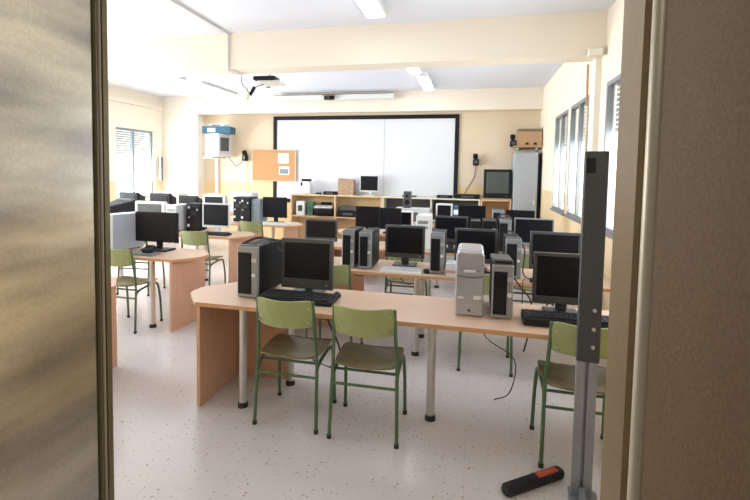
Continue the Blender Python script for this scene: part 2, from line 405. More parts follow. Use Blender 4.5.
chair(-3.45, 5.40, 0, 'green school chair in front of the silver-edged monitor on the left')
chair(-3.33, 6.72, 0, 'green school chair below the black towers near the cork board')
chair(-4.25, 5.2, 8, 'green school chair behind the white tower on the left desk')

# ------------------------------------------------------------------ computers
def lcd(x, y, z0, label, w=.40, h=.33, top=None, rz=0, bez='bezel', tilt=4, base=True, thick=.05, bm=.022, grp='flat monitors', chin=.045):
    if top is not None: zc = top-h/2
    else: zc = z0+.12+h/2
    t = thing('flat_monitor', label, 'monitor', (x, y, z0), rz, grp)
    c = zc-z0
    f = MB(); f.box((0, 0, c), (w, .022, h), .004)
    f.box((0, .025, c), (w*.8, .035, h*.75), .01)
    hz = f.build('housing', M[bez], t)
    MB().box((0, -.012, c+(chin-bm)/2), (w-2*bm, .004, h-bm-chin), .001).build('screen', M['screen'], t)
    MB().box((w*.38, -.013, c-h/2+chin*.45), (.014, .004, .006), .001).build('power_button', M['silverlt'], t)
    MB().box((0, .05, c/2+.02), (.07, .035, max(.05, c)), .008, rx=R(-tilt)).build('neck', M[bez], t)
    MB().box((0, .02, .009), (w*.58, .2, .018), .006).build('base', M[bez], t)
    return t
def tower(x, y, z0, label, w=.17, h=.37, d=.42, rz=0, body='black', front='silver', bay='black', style='stripe', grp='computer towers'):
    t = thing('computer_tower', label, 'computer', (x, y, z0), rz, grp)
    MB().bb(-w/2, w/2, .02, d, .012, h, .004).build('case', M[body], t)
    if style == 'stripe': MB().bb(-w/2+.008, w/2*.95, -.004, .10, h, h+.008, .003).build('top_cap', M['bezel'], t)
    f = MB().bb(-w/2-.002, w/2+.002, -.012, .02, .004, h+.002, .006); fo = f.build('front_cover', M[front], t)
    if style == 'stripe':
        MB().bb(-w/2+.008, w/2*.42, -.02, -.010, .03, h-.04, .003).build('drive_bay', M[bay], t)
        MB().cyl((w/2*.66, -.012, h*.46), (w/2*.66, -.024, h*.46), .013).build('power_button', M['white'], t, True)
        MB().bb(w/2*.42, w/2*.9, -.016, -.01, h*.70, h*.78, .002).build('logo_badge', M['silverlt'], t)
    elif style == 'curve':
        MB().bb(-w/2+.02, w/2-.02, -.018, -.010, h*.74, h*.78, .003).build('drive_door', M['silver'], t)
        MB().box((0, -.016, h*.735), (w*.42, .012, .018), .005).build('handle', M['white'], t)
        MB().cyl((0, -.012, h*.10), (0, -.02, h*.10), .009).build('power_button', M['bezel'], t, True)
        MB().box((0, .14, h+.008), (w-.012, .31, .04), .018, seg=3).build('rounded_top', M[front], t)
        MB().bb(w*.15, w*.42, -.015, -.011, h*.28, h*.34, .001).build('sticker', M['white'], t); MB().bb(-w*.42, -w*.2, -.015, -.011, h*.28, h*.31, .001).build('sticker', M['white'], t)
        MB().tube([(-w*.48, -.014, h*.66), (-w*.2, -.018, h*.635), (w*.2, -.018, h*.635), (w*.48, -.014, h*.66)], .0025).build('groove', M['bezel'], t)
    elif style == 'rear':
        for (u, v, q) in ((-.3, .86, .03), (.32, .78, .022), (-.28, .5, .018), (-.33, .2, .034)):
            MB().box((u*w, -.018, v*h), (q, .014, q*1.2), .003).build('connector', M['white'], t)
        MB().box((0, -.014, h*.65), (w*.5, .006, .06), .002).build('fan_grille', M['rubber'], t)
    elif style == 'plain':
        MB().bb(-w/2+.02, w/2-.02, -.018, -.010, h*.76, h*.86, .003).bb(-w/2+.02, w/2-.02, -.018, -.010, h*.62, h*.70, .003).build('drive_bay', M[bay], t)
        MB().cyl((0, -.012, h*.4), (0, -.02, h*.4), .012).build('power_button', M['silver'], t, True)
    fe = MB()
    for sx in (-1, 1):
        for yy in (.05, d-.05): fe.cyl((sx*(w/2-.03), yy, 0), (sx*(w/2-.03), yy, .014), .012, n=8)
    fe.build('rubber_foot', M['rubber'], t)
    return t
def keyboard(x, y, z0, label, w=.46, d=.17, rz=0, m='blacksoft', k='keys', h=.022):
    t = thing('keyboard', label, 'keyboard', (x, y, z0), rz, 'keyboards')
    MB().box((0, 0, h/2+.004), (w, d, h), .006, rx=R(2.5)).build('keyboard_tray', M[m], t)
    b = MB()
    for r in range(5):
        n = 17
        for i in range(n): b.box((-w/2+.02+(w-.04)*(i+.5)/n, -d/2+.025+r*(d-.04)/5, h+.008+r*.0012), ((w-.04)/n*.82, (d-.05)/5*.8, .007))
    b.build('key_block', M[k], t)
    return t
def crt(x, y, z0, label, w=.38, h=.36, d=.36, rz=0, m='white', scr='screen', name='crt_monitor', cat='monitor', grp='crt monitors', base=True):
    t = thing(name, label, cat, (x, y, z0), rz, grp)
    b0 = .05 if base else 0
    MB().box((0, .03, b0+h/2), (w, .08, h), .012).build('front_bezel', M[m], t)
    MB().box((0, .07+d/2, b0+h/2), (w*.94, d, h*.9), .01, taper=.62).build('tube_housing', M[m], t)
    MB().box((0, -.012, b0+h*.54), (w*.80, .01, h*.74), .004).build('screen', M[scr], t)
    MB().box((w*.3, -.014, b0+h*.07), (.03, .006, .012), .002).build('power_button', M['bezel'], t)
    if base: MB().cyl((0, .14, 0), (0, .14, .05), w*.36, w*.28).build('swivel_base', M[m], t, True)
    return t
def cable(pts, label, r=.004, m='rubber', grp='loose cables'):
    return tag(MB().tube(pts, r, n=6).build('cable', M[m], None, True), label, 'cable', grp)
def mouse(x, y, z, label, m='black'):
    t = thing('computer_mouse', label, 'mouse', (x, y, z), 10)
    def f(u, v):
        a = u*2*PI; q = v
        return Vector((math.cos(a)*.03*math.sin(q*PI/2+.001), math.sin(a)*.052*math.sin(q*PI/2+.001), .034*math.cos(q*PI/2)*.98)), Vector((0, 0, 1))
    MB().grid(f, 16, 6, .002).build('shell', M[m], t, True)
    MB().box((0, .025, .03), (.006, .02, .01), .002).build('scroll_wheel', M['silver'], t)
    return t

Z = .741
# nearest desk
lcd(-1.17, 3.18, Z, 'dark-framed flat monitor on the nearest desk, above the black keyboard', w=.405, h=.37, top=1.145, chin=.075, bm=.028)
keyboard(-1.165, 2.99, Z, 'wide black keyboard on the nearest desk in front of the dark monitor', w=.55, d=.21, h=.03)
mouse(-.93, 3.15, Z+.0, 'black mouse beside the neck of the big dark-framed monitor')
tower(-1.525, 2.94, Z, 'black tower with silver strip at the left end of the nearest desk', w=.155, h=.365, d=.40, rz=-1)
tower(.0, 2.97, Z, 'silver rounded tower on the nearest desk', w=.17, h=.395, d=.4, body='silverlt', front='silverlt', style='curve')
tower(.20, 2.965, Z, 'slim black tower just right of the silver tower', w=.125, h=.34, d=.4, front='silver')
lcd(.585, 3.16, Z, 'flat monitor on the nearest desk, partly hidden by the dark metal post', w=.37, h=.33, top=1.145, chin=.05)
keyboard(.60, 2.95, Z, 'black keyboard on the nearest desk under the right monitor', w=.56, d=.16, h=.05)
t = thing('docking_station', 'flat grey box lying on top of the slim black tower', 'electronics', (.2, 3.03, Z+.344), 4)
MB().box((0, .06, .014), (.12, .22, .026), .006).build('body', M['bezel'], t); MB().box((0, -.072, .014), (.10, .004, .012), .001).build('front_slot', M['black'], t)
cable([(-1.60, 3.0, Z+.372), (-1.55, 3.12, Z+.40), (-1.48, 3.2, Z+.385), (-1.44, 3.33, Z+.33), (-1.40, 3.42, Z+.15), (-1.42, 3.42, .45)], 'black cable looping over the tower at the left of the nearest desk', .009)
cable([(-1.58, 3.05, Z+.375), (-1.50, 3.0, Z+.375), (-1.47, 3.15, Z+.395), (-1.42, 3.4, Z+.2)], 'grey cable coiled on top of the left black tower', .007, 'bezel')
# second desk
lcd(.705, 4.22, Z, 'flat monitor of the second desk rising behind the right monitor', w=.41, h=.33, top=1.155)
lcd(-.62, 4.40, Z, 'flat monitor in the middle of the second desk above the white sheet', w=.385, h=.315, top=1.135)
lcd(.045, 4.38, Z, 'flat monitor on the second desk directly behind the silver tower', w=.385, h=.32, top=1.135)
tower(-.29, 4.13, Z, 'black tower on the second desk right of the white sheet', w=.125, h=.36, d=.38)
tower(-1.115, 4.13, Z, 'leftmost of the two black towers on the second desk', w=.115, h=.35, d=.38)
tower(-.95, 4.13, Z, 'rightmost of the two paired black towers left of the middle monitor', w=.115, h=.345, d=.38)
tower(.36, 4.15, Z, 'black tower with silver strip on the second desk, among tangled cables', w=.13, h=.345, d=.38)
t = thing('white_keyboard', 'pale keyboard lying on the second desk below the middle monitor', 'keyboard', (-.61, 4.13, Z), 0, 'keyboards')
MB().box((0, 0, .012), (.37, .15, .022), .005, rx=R(3)).build('keyboard_tray', M['white'], t)
b = MB()
for r in range(5):
    for i in range(16): b.box((-.165+.33*(i+.5)/16, -.055+r*.026, .026+r*.0014), (.017, .02, .005))
b.build('key_block', M['keyswhite'], t)
mouse(-.38, 4.16, Z, 'black mouse beside the pale keyboard on the second desk')
t = thing('cable_box', 'small orange-topped box behind the silver tower on the second desk', 'box', (-.155, 4.08, Z), 0)
MB().bb(-.05, .05, -.04, .12, 0, .12, .004).build('box_body', M['offwhite'], t); MB().bb(-.052, .052, -.042, .122, .035, .06, .002).build('box_band', M['orange'], t)
# third desk
lcd(-1.80, 5.38, Z, 'dark monitor peeping above the big dark-framed monitor', w=.42, h=.27, top=1.05, bez='bezel')
lcd(-.23, 5.45, Z, 'dark monitor on the third desk left of the taller black monitor', w=.385, h=.31, top=1.145)
lcd(.68, 5.45, Z, 'grey-edged monitor on the third desk toward the window side', w=.42, h=.32, top=1.155, bez='silver', bm=.015)
tower(-.55, 5.38, Z, 'white tower with bluish side on the third desk', w=.16, h=.40, d=.36, body='white', front='white', style='plain', bay='silver')
tower(.37, 5.4, Z, 'black and silver tower on the third desk with cables on its lid', w=.13, h=.39, d=.36)
tower(.20, 5.36, Z, 'black tower behind the slim black tower, on the third desk', w=.15, h=.37, d=.36, front='black')
tower(.045, 5.36, Z, 'black tower on the third desk behind the monitor above the silver tower', w=.11, h=.36, d=.36, front='black')
keyboard(.11, 4.14, Z, 'black keyboard on the second desk behind the silver tower', w=.34, d=.16)
keyboard(-.25, 5.31, Z, 'black keyboard on the third desk below the dark monitor', w=.28, d=.12)
keyboard(.70, 4.07, Z, 'black keyboard on the second desk behind the monitor by the post', w=.42, d=.08)
# fourth desk
lcd(-1.52, 6.72, Z, 'left one of the two black monitors standing edge to edge on the fourth desk', w=.37, h=.32, top=1.125, bez='black', bm=.012, chin=.02)
lcd(-1.17, 6.70, Z, 'right one of the two black monitors standing edge to edge on the fourth desk', w=.33, h=.32, top=1.115, bez='black', bm=.012, chin=.02)
lcd(.0, 6.78, Z, 'tall black monitor left of the old television on the shelf', w=.385, h=.38, top=1.185, bez='black', bm=.012, chin=.02)
lcd(.66, 6.78, Z, 'black monitor on the fourth desk in front of the grey cabinet', w=.385, h=.32, top=1.14, bez='black', bm=.012, chin=.03)
crt(-1.0, 7.02, Z, 'small white-framed monitor behind the middle flat monitor', w=.25, h=.26, d=.0001+.06, m='white', base=True)
tower(.36, 6.7, Z, 'silver and black tower beside the tall black monitor', w=.15, h=.40, d=.36)
# last desk of the middle block
crt(-.46, 7.95, Z, 'white-framed monitor next to the blue box, below the shelf', w=.28, h=.33, d=.2, m='white')
t = thing('blue_box', 'small blue box beside the white-framed monitor below the shelf', 'box', (-.25, 7.95, Z), 0); MB().bb(-.05, .05, 0, .2, 0, .34, .004).build('box_body', M['blue'], t); MB().bb(-.051, .051, -.004, 0, .2, .28).build('box_label', M['paper'], t)
t = thing('desktop_case', 'white flat desktop computer under the dark speaker', 'computer', (-1.0, 7.85, Z), 0)
MB().bb(-.30, .30, 0, .36, 0, .28, .006).build('case', M['offwhite'], t); MB().bb(-.26, .1, -.012, 0, .06, .22, .003).build('front_cover', M['bezel'], t); MB().cyl((.2, 0, .1), (.2, -.012, .1), .015).build('power_button', M['silver'], t)
t = thing('loudspeaker', 'narrow dark speaker standing in front of the shelf top', 'speaker', (-1.10, 7.95, Z+.281), 0)
MB().bb(-.065, .065, 0, .12, 0, .29, .006).build('cabinet', M['bezel'], t); MB().cyl((0, 0, .10), (0, -.006, .10), .045).build('driver', M['black'], t, True); MB().cyl((0, 0, .21), (0, -.006, .21), .025).build('tweeter', M['black'], t, True)

# left block
lcd(-3.36, 4.36, Z, 'black monitor on the left desk beside the white tower', w=.54, h=.33, top=1.165, bez='black', bm=.01, chin=.012)
tower(-3.80, 4.12, Z, 'white tower at the left end of the left desk, beside the black monitor', w=.17, h=.40, d=.40, body='paleside', front='white', style='plain', bay='silver', rz=-12)
t = thing('laptop_tray', 'flat grey tray on the left desk in front of the black monitor', 'tray', (-3.42, 4.10, Z), 0); MB().box((0, 0, .008), (.5, .16, .016), .004).build('tray_plate', M['silver'], t); MB().box((0, -.075, .016), (.5, .01, .012), .003).build('tray_lip', M['bezel'], t)
t = thing('telephone', 'small black device on the left desk below the black monitor', 'electronics', (-3.27, 4.12, Z+.024), 8); MB().box((0, 0, .03), (.12, .11, .045), .012, rx=R(14)).build('body', M['black'], t); MB().box((0, .02, .062), (.1, .03, .02), .008, rx=R(14)).build('handset', M['blacksoft'], t)
lcd(-3.52, 5.83, Z, 'silver-edged monitor in the left block above the black keyboard', w=.43, h=.35, top=1.165, bez='offwhite', bm=.022, chin=.035)
keyboard(-3.40, 5.64, Z, 'black keyboard in front of the silver-edged monitor on the left', w=.40, d=.15)
tower(-3.93, 5.9, Z, 'black tower with pale connectors left of the silver-edged monitor', w=.22, h=.40, d=.18, front='black', style='rear')
tower(-4.17, 5.72, Z, 'narrow white tower between the black monitor and the black tower', w=.16, h=.38, d=.36, body='offwhite', front='white', style='plain', bay='silver')
crt(-4.54, 5.74, Z, 'white box monitor behind the black monitor of the left desk', w=.5, h=.37, d=.30, m='white', scr='tvgrey')
crt(-5.08, 5.95, Z, 'black box monitor turned away, near the left door leaf', w=.44, h=.38, d=.3, m='blacksoft', rz=165)
tower(-4.80, 4.14, Z, 'grey tower hidden partly by the left door leaf', w=.18, h=.42, d=.4, body='offwhite', front='offwhite', style='plain', bay='silver', rz=-10)
lcd(-3.26, 7.25, Z, 'black monitor below the cork board', w=.44, h=.35, top=1.185, bez='black', bm=.012, chin=.015)
keyboard(-3.16, 7.03, Z, 'white keyboard below the black monitor near the cork board', w=.5, d=.17, m='white', k='keyswhite')
tower(-3.93, 7.2, Z, 'left one of the two black towers with pale connectors below the cork board', w=.16, h=.43, d=.2, front='black', style='rear')
tower(-3.76, 7.15, Z, 'right one of the two black towers with pale connectors below the cork board', w=.16, h=.43, d=.3, front='black', style='rear')
tower(-3.59, 7.2, Z, 'grey-blue tower between the black towers and the black monitor', w=.16, h=.40, d=.3, body='greyblue', front='greyblue', style='plain', bay='greyblue')
crt(-4.45, 7.3, Z, 'white-edged monitor rising behind the silver-edged monitor', w=.44, h=.40, d=.2, m='white')
crt(-5.50, 7.22, Z, 'dark box monitor with silver casing, in the middle of the left rear desk', w=.42, h=.40, d=.25, m='blacksoft')
crt(-6.17, 7.22, Z, 'dark monitor nearest the left wall, beside the door leaf', w=.40, h=.40, d=.25, m='blacksoft')
crt(-4.95, 7.25, Z, 'black monitor between the white printer and the black tower', w=.36, h=.37, d=.25, m='blacksoft')
t = thing('pale_cabinet', 'light grey rounded box behind the black towers by the ochre wall', 'box', (-4.55, 8.5, Z), 0); MB().box((0, .12, .22), (.52, .3, .44), .05, seg=3).build('box_body', M['offwhite'], t, True); MB().box((.1, -.035, .3), (.18, .01, .05), .003).build('front_slot', M['bezel'], t)
def printer(x, y, z, label, w=.5, d=.36, h=.22, m='white', rz=0):
    t = thing('printer', label, 'printer', (x, y, z), rz, 'printers')
    MB().box((0, 0, h/2), (w, d, h), .02, seg=2).build('body', M[m], t, True)
    MB().box((0, -d/2-.004, h*.4), (w*.7, .012, h*.25), .003).build('paper_slot', M['black'], t)
    MB().box((0, -d/2-.06, h*.2), (w*.6, .16, .012), .003).build('output_tray', M[m], t)
    MB().box((0, d*.32, h+.05), (w*.6, .012, .16), .003, rx=R(-18)).build('paper_feed', M[m], t)
    MB().box((w*.32, -d*.3, h+.004), (w*.2, .07, .008), .002).build('button_panel', M['bezel'], t)
    return t
printer(-6.30, 8.62, Z, 'white printer in front of the left rear window', w=.62, h=.40)
printer(-5.35, 8.62, Z, 'small white printer right of the pale pillar foot', w=.42, h=.26)
t = thing('blind_strap', 'grey strap winder beside the left rear window', 'blind strap', (-7.22, 9.53, 1.35), 0)
MB().bb(-.035, .035, -.03, .03, 0, .55, .006).build('winder_box', M['bezel'], t); MB().bb(-.012, .012, -.036, -.03, .5, .9).build('strap', M['offwhite'], t)

# ------------------------------------------------------------------ back wall
# big whiteboard
t = thing('whiteboard', 'large two-panel whiteboard with black frame on the back wall', 'whiteboard', (-2.42, 9.995, .9), 0)
W, Hh = 4.22, 1.98
f = MB(); q = .085
f.bb(-W/2, W/2, -.035, 0, Hh-q, Hh).bb(-W/2, W/2, -.035, 0, 0, q).bb(-W/2, -W/2+q, -.035, 0, q, Hh-q).bb(W/2-q, W/2, -.035, 0, q, Hh-q)
f.build('frame', M['black'], t)
MB().bb(-W/2+q, .50, -.02, -.002, q, Hh-q).build('panel', M['board'], t); MB().bb(.515, W/2-q, -.02, -.002, q, Hh-q).build('panel', M['board'], t)
MB().bb(.498, .517, -.026, -.002, q, Hh-q).build('joint_strip', M['offwhite'], t)
t = thing('cork_board', 'cork notice board hanging over the left end of the whiteboard', 'notice board', (-4.5, 9.945, 1.40), 0)
MB().bb(-.53, .53, -.02, 0, 0, .70, .003).build('cork_sheet', M['cork'], t)
MB().bb(-.55, .55, -.028, 0, -.015, 0).bb(-.55, .55, -.028, 0, .70, .715).bb(-.55, -.53, -.028, 0, 0, .70).bb(.53, .55, -.028, 0, 0, .70).build('frame', M['shelf'], t)
t2 = thing('pinned_note', 'upper white sheet pinned on the cork board', 'note', (-4.26, 9.922, 1.80), 0)
MB().bb(-.13, .13, -.003, 0, 0, .23).build('sheet', M['paper'], t2); MB().bb(-.07, .07, -.004, -.003, .07, .15).build('printed_area', M['offwhite'], t2)
t2 = thing('pinned_picture', 'lower picture sheet pinned on the cork board', 'picture', (-4.24, 9.922, 1.54), 0)
MB().bb(-.125, .125, -.003, 0, 0, .19).build('sheet', M['paper'], t2); MB().bb(-.105, .105, -.004, -.003, .02, .13).build('printed_area', M['print'], t2)
# roll-up screen case under the ceiling
t = thing('projection_screen_case', 'long white roll-up screen case below the ceiling, above the whiteboard', 'projector screen', (-2.98, 9.58, 3.17), 0)
MB().bb(-1.35, 1.35, -.05, .06, 0, .12, .015).build('case', M['white'], t)
MB().bb(-1.35, 1.35, -.054, -.05, .105, .118).build('seam', M['bezel'], t)
for s in (-1.1, 1.1): MB().bb(s-.03, s+.03, .06, .12, .02, .1).build('bracket', M['lampbody'], t)
t = thing('camera_unit', 'small dark device fixed in the middle of the screen case', 'camera', (-3.02, 9.50, 3.155), 0)
MB().box((0, -.05, .04), (.22, .10, .08), .02, seg=2).build('body', M['black'], t, True); MB().cyl((0, -.10, .04), (0, -.13, .04), .025).build('lens', M['bezel'], t, True); MB().bb(-.16, .12, -.06, .02, .09, .10).build('mount_plate', M['card'], t)
# wall television (left), turned towards the class
t = thing('wall_television', 'white television hung high in the left corner of the back wall', 'television', (-5.74, 9.60, 1.93), 72)
MB().box((0, 0, .26), (.40, .44, .52), .012).build('cabinet', M['white'], t)
MB().box((0, -.226, .27), (.34, .012, .40), .01).build('front_frame', M['offwhite'], t)
MB().box((-.02, -.236, .28), (.25, .012, .31), .008).build('screen', M['tvgrey'], t)
MB().box((0, .12, -.025), (.42, .3, .03), .004).build('wall_bracket', M['offwhite'], t)
t = thing('blue_carton', 'blue box with white marks on top of the wall television', 'box', (-5.72, 9.60, 2.452), 10)
MB().bb(-.33, .33, -.18, .18, 0, .16, .006).build('box_body', M['blue'], t); MB().bb(-.20, -.02, -.184, -.18, .03, .12).build('box_label', M['paper'], t)
t = thing('white_receiver', 'white flat device lying on the blue box above the wall television', 'electronics', (-5.72, 9.60, 2.613), 0)
MB().box((0, 0, .03), (.4, .25, .06), .015, seg=2).build('body', M['white'], t); MB().bb(-.1, .1, -.13, -.125, .02, .04).build('front_slot', M['bezel'], t)
tag(MB().bb(-6.04, -5.96, 9.95, 10.0, .75, 1.93, .004).build('cable_duct', M['pillar']), 'white cable duct below the wall television', 'cable duct')
cable([(-5.58, 9.72, 1.95), (-5.5, 9.85, 1.80), (-5.45, 9.9, 1.72), (-5.3, 9.94, 1.86), (-5.28, 9.95, 2.1)], 'thin dark cable looping under the wall television', .008)
def wspeaker(x, z, label, y=9.9):
    t = thing('wall_speaker', label, 'speaker', (x, y, z), 0, 'small black wall speakers')
    MB().box((0, 0, .07), (.12, .12, .12), .015, rx=R(-15)).box((-.01, -.01, .20), (.10, .10, .10), .02, rx=R(15)).build('cabinet', M['black'], t)
    MB().bb(-.02, .02, .03, .09, .08, .17).build('bracket', M['blacksoft'], t)
    MB().cyl((0, -.072, .075), (0, -.060, .075), .04).build('driver', M['bezel'], t, True)
wspeaker(-5.22, 1.84, 'small black speaker between the wall television and the cork board')
wspeaker(.05, 1.80, 'small black speaker right of the whiteboard')
wspeaker(.76, 2.18, 'small black speaker beside the cardboard box', 9.7)
cable([(-5.22, 9.985, 1.82), (-5.22, 9.985, 1.3), (-5.2, 9.985, .8)], 'thin cable running down from the left wall speaker', .005, 'creamwood')
cable([(.05, 9.985, 1.8), (.02, 9.985, 1.55), (-.12, 9.985, 1.3), (-.17, 9.97, 1.16)], 'thin cable running from the right wall speaker to the black recorder', .005)

# shelves
def shelf_unit(x0, x1, divs, label, m, zt=1.12, inner=None, mids=True):
    t = thing('shelf_unit', label, 'shelf', ((x0+x1)/2, 9.78, 0), 0)
    a, c = x0-t.location.x, x1-t.location.x; y0, y1 = -.19, .15; k = .028
    MB().bb(a, c, y0, y1, zt-.03, zt, .002).build('top', M[m], t)
    if mids: MB().bb(a+k, c-k, y0+.01, y1-.012, .62, .645).build('shelf_board', M[m], t)
    MB().bb(a+k, c-k, y0+.01, y1-.012, .08, .105).build('shelf_board', M[m], t)
    for x in [a]+[d-t.location.x for d in divs]+[c-k]: MB().bb(x, x+k, y0, y1, 0, zt-.03).build('upright', M[m], t)
    MB().bb(a+k, c-k, y1-.012, y1, 0, zt-.03).build('back_panel', M[inner or m], t)
shelf_unit(-3.94, -1.86, [-2.92], 'pine shelf unit under the whiteboard, left half', 'shelf')
shelf_unit(-1.85, .16, [-.84], 'cream-edged shelf unit under the whiteboard, right half', 'creamwood', inner='bezel')
shelf_unit(.17, .76, [], 'short pine shelf carrying the old television', 'shelf', inner='card')
ZS = 1.121
crt(.485, 9.62, ZS+.03, 'old black television on the shelf beside the grey cabinet', w=.54, h=.58, d=.24, m='black', scr='tvgrey', name='television', cat='television', grp=None, base=False)
t = thing('wooden_board', 'thin wooden board under the old television', 'board', (.475, 9.78, ZS), 0); MB().bb(-.29, .29, -.2, .14, 0, .028, .003).build('plank', M['card'], t)
lcd(-2.18, 9.75, ZS, 'flat monitor with pale casing on top of the pine shelf', w=.42, h=.36, top=1.565, bez='white', bm=.02, chin=.03)
t = thing('carton', 'patterned brown carton on the pine shelf beside the flat monitor', 'box', (-2.70, 9.78, ZS), 6)
MB().bb(-.17, .17, -.12, .12, 0, .34, .004).build('box_body', M['patt'], t); MB().box((-.10, -.02, .352), (.16, .22, .01), 0, ry=R(8)).build('flap', M['card'], t); MB().bb(-.09, -.03, -.124, -.12, .10, .2).bb(.03, .09, -.124, -.12, .10, .2).build('printed_area', M['card'], t)
t = thing('white_jug', 'white plastic container with black lid on the pine shelf', 'container', (-3.64, 9.76, ZS), 0)
MB().box((0, 0, .14), (.27, .2, .28), .03, seg=2).build('body', M['white'], t, True); MB().box((.02, -.02, .31), (.2, .13, .05), .012).build('lid', M['black'], t); MB().box((-.07, -.11, .22), (.035, .02, .09), .005).build('handle', M['black'], t)
def small(x, y, z, dims, m, label, name, cat, rz=0, grp=None, part='top_cover', pm='bezel'):
    t = thing(name, label, cat, (x, y, z), rz, grp)
    w, d, h = dims
    MB().box((0, 0, h/2), (w, d, h), min(.008, h/4)).build('body', M[m], t)
    MB().box((0, -d/2-.002, h*.5), (w*.5, .006, h*.4), .001).build('front_slot', M[pm], t)
    return t
small(-3.32, 9.72, ZS, (.12, .1, .035), 'black', 'tiny black adapter between the white container and the carton', 'adapter', 'electronics')
small(-3.05, 9.74, ZS, (.30, .18, .07), 'black', 'low black device left of the patterned carton', 'black_device', 'electronics')
small(-.10, 9.74, ZS, (.50, .22, .09), 'black', 'black video recorder left of the old television', 'video_recorder', 'electronics')
small(-1.30, 9.72, ZS, (.30, .12, .035), 'bezel', 'low dark gadget on the cream shelf right of the speaker', 'gadget', 'electronics')
small(-.56, 9.72, ZS, (.32, .16, .06), 'black', 'flat black modem on the cream shelf', 'modem', 'electronics')
small(-3.72, 9.72, .646, (.2, .2, .32), 'white', 'white box with dark slot in the leftmost shelf bay', 'white_box', 'box')
small(-3.50, 9.74, .646, (.14, .2, .30), 'greenbox', 'dark green folder box in the leftmost shelf bay', 'folder_box', 'box')
printer(-3.18, 9.74, .646, 'black printer with papers in the leftmost shelf bay', w=.42, d=.26, h=.17, m='black')
t = thing('paper_stack', 'sloping stack of papers on the black printer in the shelf', 'papers', (-3.2, 9.72, .646+.172), 6)
MB().box((0, -.05, .03), (.40, .16, .03), .003, rx=R(8)).build('sheets', M['paper'], t); MB().box((.05, -.055, .052), (.3, .14, .008), .001, rx=R(8), rz=R(8)).build('top_sheet', M['offwhite'], t)
small(-2.62, 9.72, .646, (.44, .24, .14), 'black', 'black computer part lying in the second shelf bay', 'scanner', 'electronics')
small(-2.62, 9.72, .787, (.36, .22, .10), 'bezel', 'dark grey case on the black part in the second shelf bay', 'drive_case', 'electronics')
small(-2.14, 9.70, .646, (.34, .24, .13), 'black', 'flat black case at the right of the second shelf bay', 'flat_case', 'electronics')
small(-2.14, 9.69, .777, (.30, .22, .07), 'white', 'white flat case lying on the black one in the second shelf bay', 'white_case', 'electronics')
small(-1.45, 9.70, .646, (.6, .26, .12), 'bezel', 'wide dark case in the left bay of the cream shelf', 'dark_case', 'electronics')
small(-1.35, 9.70, .767, (.45, .22, .10), 'offwhite', 'grey case lying on the wide dark case in the cream shelf', 'grey_case', 'electronics')
small(-.35, 9.70, .646, (.62, .26, .16), 'black', 'black case in the right bay of the cream shelf', 'black_case', 'electronics')
small(-.6, 9.70, .807, (.12, .2, .2), 'silver', 'upright silver drive in the right bay of the cream shelf', 'silver_drive', 'electronics')
# grey cabinet and box above
t = thing('metal_cabinet', 'tall grey metal cabinet in the right back corner', 'cabinet', (1.0, 9.62, 0), 0)
MB().bb(-.22, .22, -.12, .34, 0, 2.07, .004).build('carcass', M['locker'], t)
MB().bb(.222, .26, -.10, .34, 0, 2.05).build('side_gap_cover', M['black'], t)
dr = MB().bb(-.215, .215, -.135, -.122, .04, 2.04, .003).build('door', M['locker'], t); MB().box((.17, -.142, 1.1), (.02, .014, .12), .003).build('handle', M['steel'], dr)
t = thing('wall_shelf', 'thin wooden wall shelf above the grey cabinet', 'shelf', (1.06, 9.72, 2.17), 0)
MB().bb(-.30, .24, -.18, .27, 0, .03, .003).build('board', M['card'], t)
for s in (-.2, .15): MB().bb(s-.01, s+.01, -.1, .27, -.04, 0).build('bracket', M['offwhite'], t)
t = thing('cardboard_box', 'brown cardboard box on the wall shelf above the cabinet', 'box', (1.08, 9.72, 2.201), 0)
MB().bb(-.24, .20, -.16, .2, 0, .28, .004).build('box_body', M['card'], t); MB().bb(-.245, .205, -.165, .205, .285, .33, .004).build('lid', M['seatply'], t); MB().bb(-.1, -.04, -.165, -.16, .02, .06).bb(.05, .11, -.165, -.16, .02, .06).build('hand_hole', M['black'], t)

# ------------------------------------------------------------------ ceiling fittings
def lamp(x, y0, y1, label, m='lamp', n=2, w=.22):
    t = thing('ceiling_lamp', label, 'lamp', (x, (y0+y1)/2, ZC), 0, 'fluorescent ceiling lamps')
    L = (y1-y0)/2
    MB().bb(-w/2, w/2, -L, L, -.055, 0, .006).build('housing', M['lampbody'], t)
    for k in range(n):
        xx = (k-(n-1)/2)*w*.45
        MB().bb(xx-w*.19, xx+w*.19, -L+.03, L-.03, -.075, -.055, .004).build('diffuser', M[m], t)
    MB().bb(-w/2+.02, w/2-.02, -L-.004, -L+.02, -.07, -.05).bb(-w/2+.02, w/2-.02, L-.02, L+.004, -.07, -.05).build('end_cap', M['lampbody'], t)
lamp(-1.05, 3.5, 4.9, 'lit ceiling lamp at the very top, nearest the doorway')
lamp(-.98, 6.5, 7.75, 'lit ceiling lamp on the right just beyond the beam')
lamp(-.90, 8.0, 9.35, 'lit ceiling lamp on the right nearest the back wall')
lamp(-5.42, 6.4, 7.75, 'left ceiling lamp just beyond the beam', 'lampoff')
lamp(-5.28, 8.05, 9.5, 'left ceiling lamp nearest the back wall', 'lampoff')
lamp(-5.3, 2.5, 3.9, 'left ceiling lamp on the near side of the beam', 'lampoff')
t = thing('cable_conduit', 'thin pale conduit along the ceiling and down the beam', 'conduit', (0, 0, 0))
MB().tube([(-2.95, 1.2, ZC-.012), (-3.03, 5.29, ZC-.012)], .012, smooth=False).build('ceiling_run', M['lampbody'], t)
MB().tube([(-3.03, 5.298, ZC-.012), (-3.03, 5.298, 2.885)], .012, smooth=False).build('beam_drop', M['lampbody'], t)
